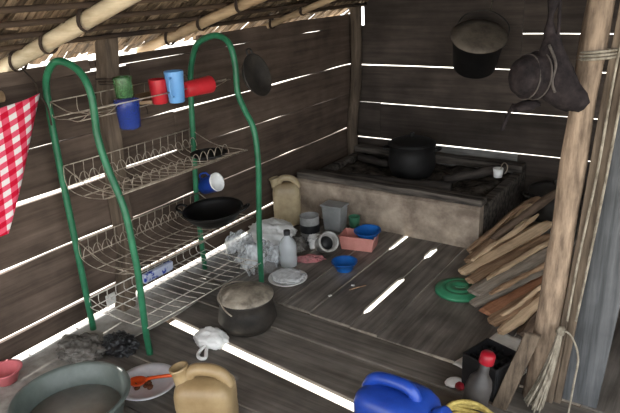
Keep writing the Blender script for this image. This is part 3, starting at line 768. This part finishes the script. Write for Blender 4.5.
# grey can
t2 = thing('can', 'grey cylindrical can with dark opening in front of the hearth', 'can', (0.385, 2.83, 0.0), (0, 0, 0))
MB().lathe([(0, 0), (.058, 0), (.06, .005), (.06, .15), (.062, .155), (.058, .155), (.056, .02), (0, .015)], 36).build('body', 'grey', t2)
MB().lathe([(.061, .055), (.0615, .06), (.0615, .10), (.061, .105)], 36).build('label_band', 'black', t2)
mb = MB(); mb.loft([[(-.07 * k, -.05 * k, z), (.07 * k, -.05 * k, z), (.07 * k, .05 * k, z), (-.07 * k, .05 * k, z)] for z, k in ((0, .86), (.16, 1.0))])
t2 = thing('storage_box', 'cloudy grey plastic box standing against the hearth front', 'box', (0.44, 3.03, 0.0), (0, 0, .05))
mb.build('body', 'boxclear', t2, bevel=.008)
MB().box((0, 0, .167), (.152, .112, .012)).build('lid', 'boxclear', t2, bevel=.005)
cup('cup', 'dull green plastic cup against the hearth to the right of the cloudy box', (0.565, 3.06, 0.0), .028, .035, .10, 'cupgreen', handle=False)
# white container lying with dark mouth
t2 = thing('plastic_tub', 'white plastic tub on its side with a dark mouth near the pink box', 'tub', (0.585, 2.70, 0.062), (0, 0, 0))
Tt = Matrix.Rotation(.9, 4, 'Z') @ Matrix.Rotation(1.05, 4, 'X')
MB().lathe([(0, -.09), (.045, -.09), (.05, -.085), (.058, .05), (.060, .06), (.060, .068), (.052, .069), (.046, .06), (.036, -.06), (0, -.07)], 36, T=Tt).build('body', 'tubwhite', t2)
MB().lathe([(0, -.01), (.042, -.01), (.042, .0), (0, .0)], 30, T=Tt).build('mouth_shade', 'black', t2)  # black disc stands in for the shade inside the tub
crumple('rag', 'ragpink', 'pink and grey rag on the floor left of the white tub', 'rag', (0.56, 2.56, 0), (.08, .03, .022), 21, .45, zrot=.6)
crumple('rag', 'greyrag', 'grey rag lying between the white sack and the grey can', 'rag', (0.40, 2.66, 0), (.06, .06, .05), 23, .45)
crumple('rag', 'bagwhite', 'twisted pale plastic wrapper in front of the grey can', 'wrapper', (0.49, 2.75, 0), (.06, .05, .045), 26, .5)
# pink box with blue bowl
t2 = thing('plastic_basket', 'pink rectangular plastic basket holding a blue bowl', 'basket', (0.715, 2.86, 0.0), (0, 0, .22))
mb = MB()
def ring(z, k, w=.105, d=.065): return [(-w * k, -d * k, z), (w * k, -d * k, z), (w * k, d * k, z), (-w * k, d * k, z)]
mb.loft([ring(0, .88), ring(.08, 1.0), ring(.083, 1.03), ring(.088, 1.03), ring(.088, .96), ring(.01, .85)])
mb.build('body', 'salmon', t2, bevel=.004)
def bowl(label, loc, r, h, m='blue', rot=None):
    t = thing('bowl', label, 'bowl', loc, rot)
    MB().lathe([(0, 0), (r * .6, 0), (r * .62, .006), (r * .9, h * .9), (r, h * .93), (r, h), (r * .96, h), (r * .88, h * .9), (r * .58, .01), (0, .008)], 44).build('dish', m, t)
    return t
bowl('blue plastic bowl sitting in the pink basket', (0.765, 2.875, 0.058), .08, .058, rot=(.05, 0, 0))
bowl('blue plastic bowl standing alone on the floor in front of the pink basket', (0.795, 2.56, 0.0), .072, .055)
# green lid
t2 = thing('pot_lid', 'round green plastic lid lying flat on the floor beside the firewood', 'lid', (1.425, 2.63, 0.004))
LT = Matrix.Scale(1.12, 4)
MB().lathe([(0, .010), (.020, .010), (.022, .022), (.058, .023), (.060, .019), (.064, .019), (.066, .022), (.086, .020), (.092, .013), (.106, .012), (.109, 0), (.094, 0), (.084, .006), (.05, .010), (0, .004)], 56, T=LT).build('disc', 'green_lid', t2)
MB().box((0, 0, .018), (.048, .012, .014), (0, 0, .4)).build('grip', 'green_lid', t2, bevel=.003)
# scraps
for i, (x, y, a, lab) in enumerate(((0.93, 2.42, .3, 'tiny white scrap lying on the dark boards right of the lone blue bowl'), (0.885, 2.27, 1.1, 'tiny white scrap lying on the dark boards nearer the light gap'))):
    tag(MB().box((0, 0, .005), (.018, .012, .004)).build('paper_scrap', 'paper', None, (x, y, 0), (0, 0, a), bevel=.001), lab, 'scrap')
tag(MB().tube([(0, 0, .004), (.035, .05, .006), (.05, .08, .005)], .003, 6).build('twig', 'fw1', None, (0.94, 2.37, 0.002)), 'small thin twig lying beside a white scrap on the floor', 'twig')

# crate, bottle, paper, rope
t2 = thing('bottle_crate', 'black plastic crate at the foot of the right post', 'crate', (1.805, 1.975, 0.0), (0, 0, -.3))
CW, CD, CH = .15, .15, .145
for nm, c, s in (('side_panel', (-CW / 2, 0, CH / 2), (.008, CD, CH)), ('side_panel', (CW / 2, 0, CH / 2), (.008, CD, CH)), ('end_panel', (0, -CD / 2, CH / 2), (CW, .008, CH)), ('end_panel', (0, CD / 2, CH / 2), (CW, .008, CH)), ('base', (0, 0, .006), (CW, CD, .012))):
    MB().box(c, s).build(nm, 'black', t2, bevel=.002)
mb = MB()
for k in (-1, 0, 1): mb.box((k * CW / 4, 0, CH * .5), (.005, CD, CH * .8)); mb.box((0, k * CD / 4, CH * .5), (CW, .005, CH * .8))
mb.build('divider_grid', 'black', t2)
t2 = thing('bottle', 'grey plastic bottle with a red cap leaning in front of the black crate', 'bottle', (1.800, 1.79, 0.006), (-.10, .17, 0))
MB().lathe([(0, 0), (.042, 0), (.046, .008), (.046, .11), (.040, .14), (.022, .165), (.018, .18), (.018, .235), (0, .235)], 30).build('body', 'dgrey', t2)
MB().lathe([(.026, .212), (.027, .214), (.026, .245), (.021, .252), (0, .253)], 24).build('cap', 'red', t2)
t2 = thing('snack_packet', 'small red and white packet between the blue jerry can and the black crate', 'packet', (1.685, 1.91, 0.0), (0, 0, .9))
MB().blob((0, 0, .012), (.035, .028, .014), 31, .3, 2, 3, flat=.8).build('wrapper', 'white', t2)
MB().blob((.004, -.036, .018), (.016, .02, .014), 33, .3, 2, 3, flat=.8).build('red_end', 'red', t2)
mb = MB(); mb.sheet(lambda u, v: (u * .24 - .12, v * .34 - .17, .006 + .012 * abs(noise.noise(Vector((u * 4, v * 5, 8))))), 16, 22, .001)
tag(mb.build('paper_sheet', 'paper', None, (1.79, 2.16, 0.002), (0, 0, -.25)), 'creased pale paper on the floor between firewood and crate', 'paper')
mb = MB(); pts = []
for i in range(120):
    a = i / 120 * 2 * PI * 5; k = i / 120
    rr2 = .092 + .010 * math.sin(a * .37 + 1); pts.append((rr2 * math.cos(a), rr2 * .8 * math.sin(a), (.014 + .085 * k) + .006 * math.sin(a * 1.7)))
mb.tube(pts, .0085, 8)
tag(mb.build('rope_coil', 'rope_y', None, (1.835, 1.665, 0.0)), 'coil of yellow rope at the bottom right beside the blue jerry can', 'rope')

# ================================================================== FIREWOOD
rw_ = random.Random(6)
def split(p0, p1, w, h, m, label, seed):
    T = align(p0, p1); L_ = (Vector(p1) - Vector(p0)).length
    mb = MB(); n = 10; secs = []
    base = [(-.5, -.5), (.1, -.6), (.55, -.35), (.45, .25), (.05, .55), (-.5, .3)]
    rs = random.Random(seed); base = [(a + rs.uniform(-.16, .16), b + rs.uniform(-.16, .16)) for a, b in base]
    for i in range(n + 1):
        u = i / n; k = (.68 + .32 * min(1, u * 6, (1 - u) * 8)) * (1 + .22 * noise.noise(Vector((u * 4, seed, 0))))
        oy = .012 * noise.noise(Vector((u * 2.2, seed, 4))); oz = .008 * noise.noise(Vector((u * 2.2, seed, 7)))
        secs.append([(u * L_ + rs.uniform(-.008, .008) * (i in (0, n)), a * w * k * 1.2 + oy + rs.uniform(-.004, .004), b * h * k + oz + rs.uniform(-.003, .003)) for a, b in base])
    mb.loft(secs); o = mb.build('firewood', m, bevel=.002); o.matrix_world = T
    return tag(o, label, 'firewood', 'split firewood heaped on the floor')
FW = [
 ((1.42, 2.86, .02), (1.54, 3.62, .03), .07, .035, 'fw4', 'dark split log at the bottom left of the firewood heap next to the hearth'),
 ((1.50, 2.70, .02), (1.64, 3.45, .02), .08, .035, 'fw4', 'dark bark log on the floor in the middle of the firewood heap'),
 ((1.60, 2.56, .02), (1.74, 3.20, .02), .08, .04, 'fw4', 'dark broad log on the floor under the grey split plank'),
 ((1.72, 2.42, .02), (1.84, 3.0, .02), .07, .04, 'fw5', 'reddish split log on the floor at the front of the heap'),
 ((1.82, 2.36, .02), (1.90, 2.95, .02), .06, .04, 'fw4', 'dark log on the floor nearest the right post'),
 ((1.345, 2.98, .055), (1.50, 3.66, .17), .065, .035, 'fw1', 'brown split stick leaning up at the far left of the heap'),
 ((1.375, 2.86, .062), (1.53, 3.60, .20), .055, .04, 'fw1', 'long brown split stick leaning up beside the hearth corner'),
 ((1.49, 3.18, .12), (1.53, 3.46, .20), .05, .04, 'fw2', 'short pale stub standing up at the back of the heap'),
 ((1.39, 2.74, .05), (1.66, 3.34, .16), .065, .035, 'fw2', 'long pale tan stick on top pointing down at the green lid'),
 ((1.47, 2.64, .065), (1.70, 3.26, .12), .07, .04, 'fw1', 'brown rough stick just below the long pale tan stick'),
 ((1.53, 2.53, .070), (1.77, 3.06, .13), .10, .03, 'fw3', 'wide grey weathered split plank across the front of the heap'),
 ((1.55, 2.47, .045), (1.80, 2.92, .10), .055, .03, 'fw3', 'grey weathered stick right below the wide grey plank'),
 ((1.63, 2.40, .058), (1.84, 2.86, .10), .085, .035, 'fw5', 'reddish brown stick across the front right of the heap'),
 ((1.68, 2.34, .052), (1.87, 2.78, .10), .06, .035, 'fw1', 'brown split stick second from the front of the heap'),
 ((1.735, 2.30, .04), (1.88, 2.70, .11), .04, .03, 'fw2', 'pale brown stick at the very front of the heap above the paper'),
 ((1.44, 3.05, .13), (1.62, 3.68, .24), .04, .035, 'fw4', 'thin dark stick poking up highest at the back of the heap'),
]
for i, (a, b, w, h, m, lab) in enumerate(FW): split(a, b, w, h, m, lab, i + 1)

SP = [((1.36, 2.92, .10), (1.50, 3.50, .21), .022, 'fw1', 'thin brown splint lying along the top left of the heap'),
 ((1.42, 2.80, .10), (1.60, 3.36, .19), .02, 'fw2', 'thin pale splint beside the long tan stick'),
 ((1.56, 2.62, .11), (1.74, 3.08, .17), .02, 'fw2', 'thin pale splint lying on the wide grey plank'),
 ((1.62, 2.50, .10), (1.80, 2.90, .15), .02, 'fw1', 'thin brown splint between the grey plank and the reddish stick'),
 ((1.72, 2.36, .09), (1.86, 2.74, .15), .018, 'fw2', 'thin pale splint at the front right of the heap')]
for i, (a, b, w, m, lab) in enumerate(SP): split(a, b, w, w * .8, m, lab, 40 + i)

# ---- pot and white mug by the hearth end
pot('cooking_pot', 'dark round pot on the floor behind the firewood heap near the back wall', (1.58, 3.80, 0.0), .15, .19, 'soot_mid', 'soot_mid', .03, rot=(0, 0, .4))
t2 = thing('cup', 'small white cup with a thin wire handle on the right corner of the hearth', 'cup', (1.28, 3.60, 0.30))

MB().lathe([(0, 0), (.026, 0), (.032, .055), (.029, .055), (.024, .005), (0, .005)], 24).build('body', 'white', t2)
MB().tube(smooth([(.02, 0, .05), (.025, 0, .08), (.045, 0, .10), (.065, 0, .09), (.068, 0, .06), (.05, 0, .03)]), .003, 6, T=rotz(-.4)).build('wire_handle', 'wire', t2)

# ================================================================== HANGING THINGS
# lidded pot hung high on the back wall
t2 = thing('hanging_pot', 'big dark lidded pot hanging tilted high on the back wall', 'pot', (1.005, 3.86, 0.925), (0.48, 0.24, 0.1))
MB().lathe([(0, 0), (.12, 0), (.132, .01), (.156, .22), (.162, .225), (.162, .232), (.15, .232), (.13, .012), (0, .01)], 44).build('body', 'soot', t2)
MB().lathe([(.168, .226), (.170, .232), (.168, .238), (.11, .250), (0, .255), (0, .247), (.11, .241), (.16, .23)], 44).build('lid', 'smoked_lid', t2)
MB().tube(smooth([(-.162, 0, .20), (-.14, .12, .27), (0, .175, .30), (.14, .12, .27), (.162, 0, .20)]), .004, 6).build('wire_handle', 'soot_mid', t2)
mwp = Matrix.Translation(t2.location) @ t2.rotation_euler.to_matrix().to_4x4()
hp = mwp.inverted() @ Vector((1.04, 4.052, 1.33))
MB().tube(smooth([(0, .175, .30), (Vector((0, .175, .30)) + hp) / 2, hp]), .004, 6).build('hanging_cord', 'rope', t2)
# dark bundle of caps and bag
t2 = thing('cap_bundle', 'bundle of dark cloth caps and bag hanging by a strap left of the right post', 'bag', (1.925, 1.86, 1.145))
secs = []
for z, x0, x1, d in ((.185, .018, .036, .012), (.165, .008, .052, .022), (.13, -.004, .068, .030), (.08, -.010, .094, .036), (.04, -.008, .116, .040), (.01, .0, .134, .038), (-.012, .025, .142, .032), (-.030, .060, .134, .022), (-.040, .085, .118, .010)):
    sec = []
    for j in range(24):
        a = 2 * PI * j / 24; q = Vector((x0 * 20, z * 16 + math.cos(a) * 1.5, math.sin(a) * 1.5))
        k = 1 + .16 * noise.noise(q)
        sec.append(((x0 + x1) / 2 + (x1 - x0) / 2 * math.cos(a) * k, d * math.sin(a) * k, z + .010 * noise.noise(q * 1.7)))
    secs.append(sec)
MB().loft(secs, True).build('bag', 'darkcloth', t2)
MB().tube(smooth([(.03, -.032, .15), (.055, -.042, .10), (.05, -.045, .05), (.06, -.043, .02)]), .004, 6).build('bag_seam', 'cloth_edge', t2)
for c, r in (((-.006, -.014, .062), .058), ((-.030, -.026, .058), .054)):
    T = Matrix.Translation(c) @ Vector((-.60, -.76, .12)).to_track_quat('Z', 'Y').to_matrix().to_4x4()
    cp = MB().lathe([(r * 1.2, 0), (r * 1.0, .004), (r * .95, .022), (r * .6, .036), (0, .040), (0, .034), (r * .55, .030), (r * .9, .018), (r * .95, -.002), (r * 1.18, -.004)], 32, T=T).build('cap', 'darkcloth', t2)
    MB().tube([T @ Vector((r * 1.2 * math.cos(a), r * 1.2 * math.sin(a), -.002)) for a in arc(33, 0, 2 * PI)[:-1]], .0025, 6, closed=True).build('brim_edge', 'cloth_edge', cp)
MB().blob((-.038, 0, -.024), (.044, .03, .016), 47, .25, 1.5, 4, T=Matrix.Rotation(-.25, 4, 'Y')).build('cap_peak', 'darkcloth', t2)
MB().tube(smooth([(-.066, 0, -.03), (-.080, 0, -.06), (-.098, 0, -.115)]), [.006] * 10 + [.003], 6).build('dangling_tail', 'darkcloth', t2)
P = smooth([(.024, 0, .16), (.020, 0, .22), (.028, .0, .30), (.022, .01, .45), (.012, .02, .75)])
MB().tube(P, [.013 + .005 * math.sin(j * .9) - .007 * min(1, max(0, j - 8) / 6) for j in range(len(P))], 8).build('strap', 'darkcloth', t2)
MB().tube(smooth([(.045, 0, .16), (.044, 0, .22), (.040, .0, .30), (.036, .01, .45), (.014, .02, .75)]), .005, 6).build('strap', 'darkcloth', t2)

# gingham cloth hanging at the left edge
mb = MB(); NU, NV = 46, 40
def cl(u, v):
    # u along the top edge (from free corner to the left), v downwards
    ytop = 1.385 - 1.0 * u; ztop = 1.135 - .10 * math.sin(PI * min(1, u * 1.2)) * .5
    y = ytop - .26 * v * (1 - .55 * u); z = ztop - (.50 + .10 * u) * v
    x = .135 + .022 * math.sin(u * 26 + v * 2.5) * (0.35 + v) + .012 * math.sin(u * 11 + 1)
    return (x, y, z)
mb.sheet(cl, NU, NV, .002)
o = mb.build('checked_cloth', 'gingham', recalc=False)
uvl = o.data.uv_layers.new(name='cloth')
half = (NU + 1) * (NV + 1)
for lp in o.data.loops:
    k = lp.vertex_index % half; i, j = divmod(k, NV + 1)
    uvl.data[lp.index].uv = ((i / NU * 1.0 + .35 * j / NV * .55) / .056, (j / NV * .55 - .35 * i / NU) / .056)
tag(o, 'red and white checked cloth hanging at the left edge of the picture', 'cloth')
mb = MB().tube(smooth([(.135, 1.385, 1.13), (.10, 1.40, 1.17), (.05, 1.40, 1.21), (.0, 1.39, 1.27)]), .004, 6)
mb.tube(smooth([(.135, 1.385, 1.13), (.15, 1.40, 1.08), (.14, 1.41, 1.0)]), .004, 6)
tag(mb.build('hanging_string', 'tie'), 'dark string tying the checked cloth up to the rafter', 'string')
# cut pole end
t2 = None
mb = MB().tube([(0.10, 0.55, 1.155), (0.12, 1.245, 1.145)], .022, 14)
tag(mb.build('clothes_pole', 'bamboo2'), 'short pole end at the left edge above the checked cloth', 'pole')
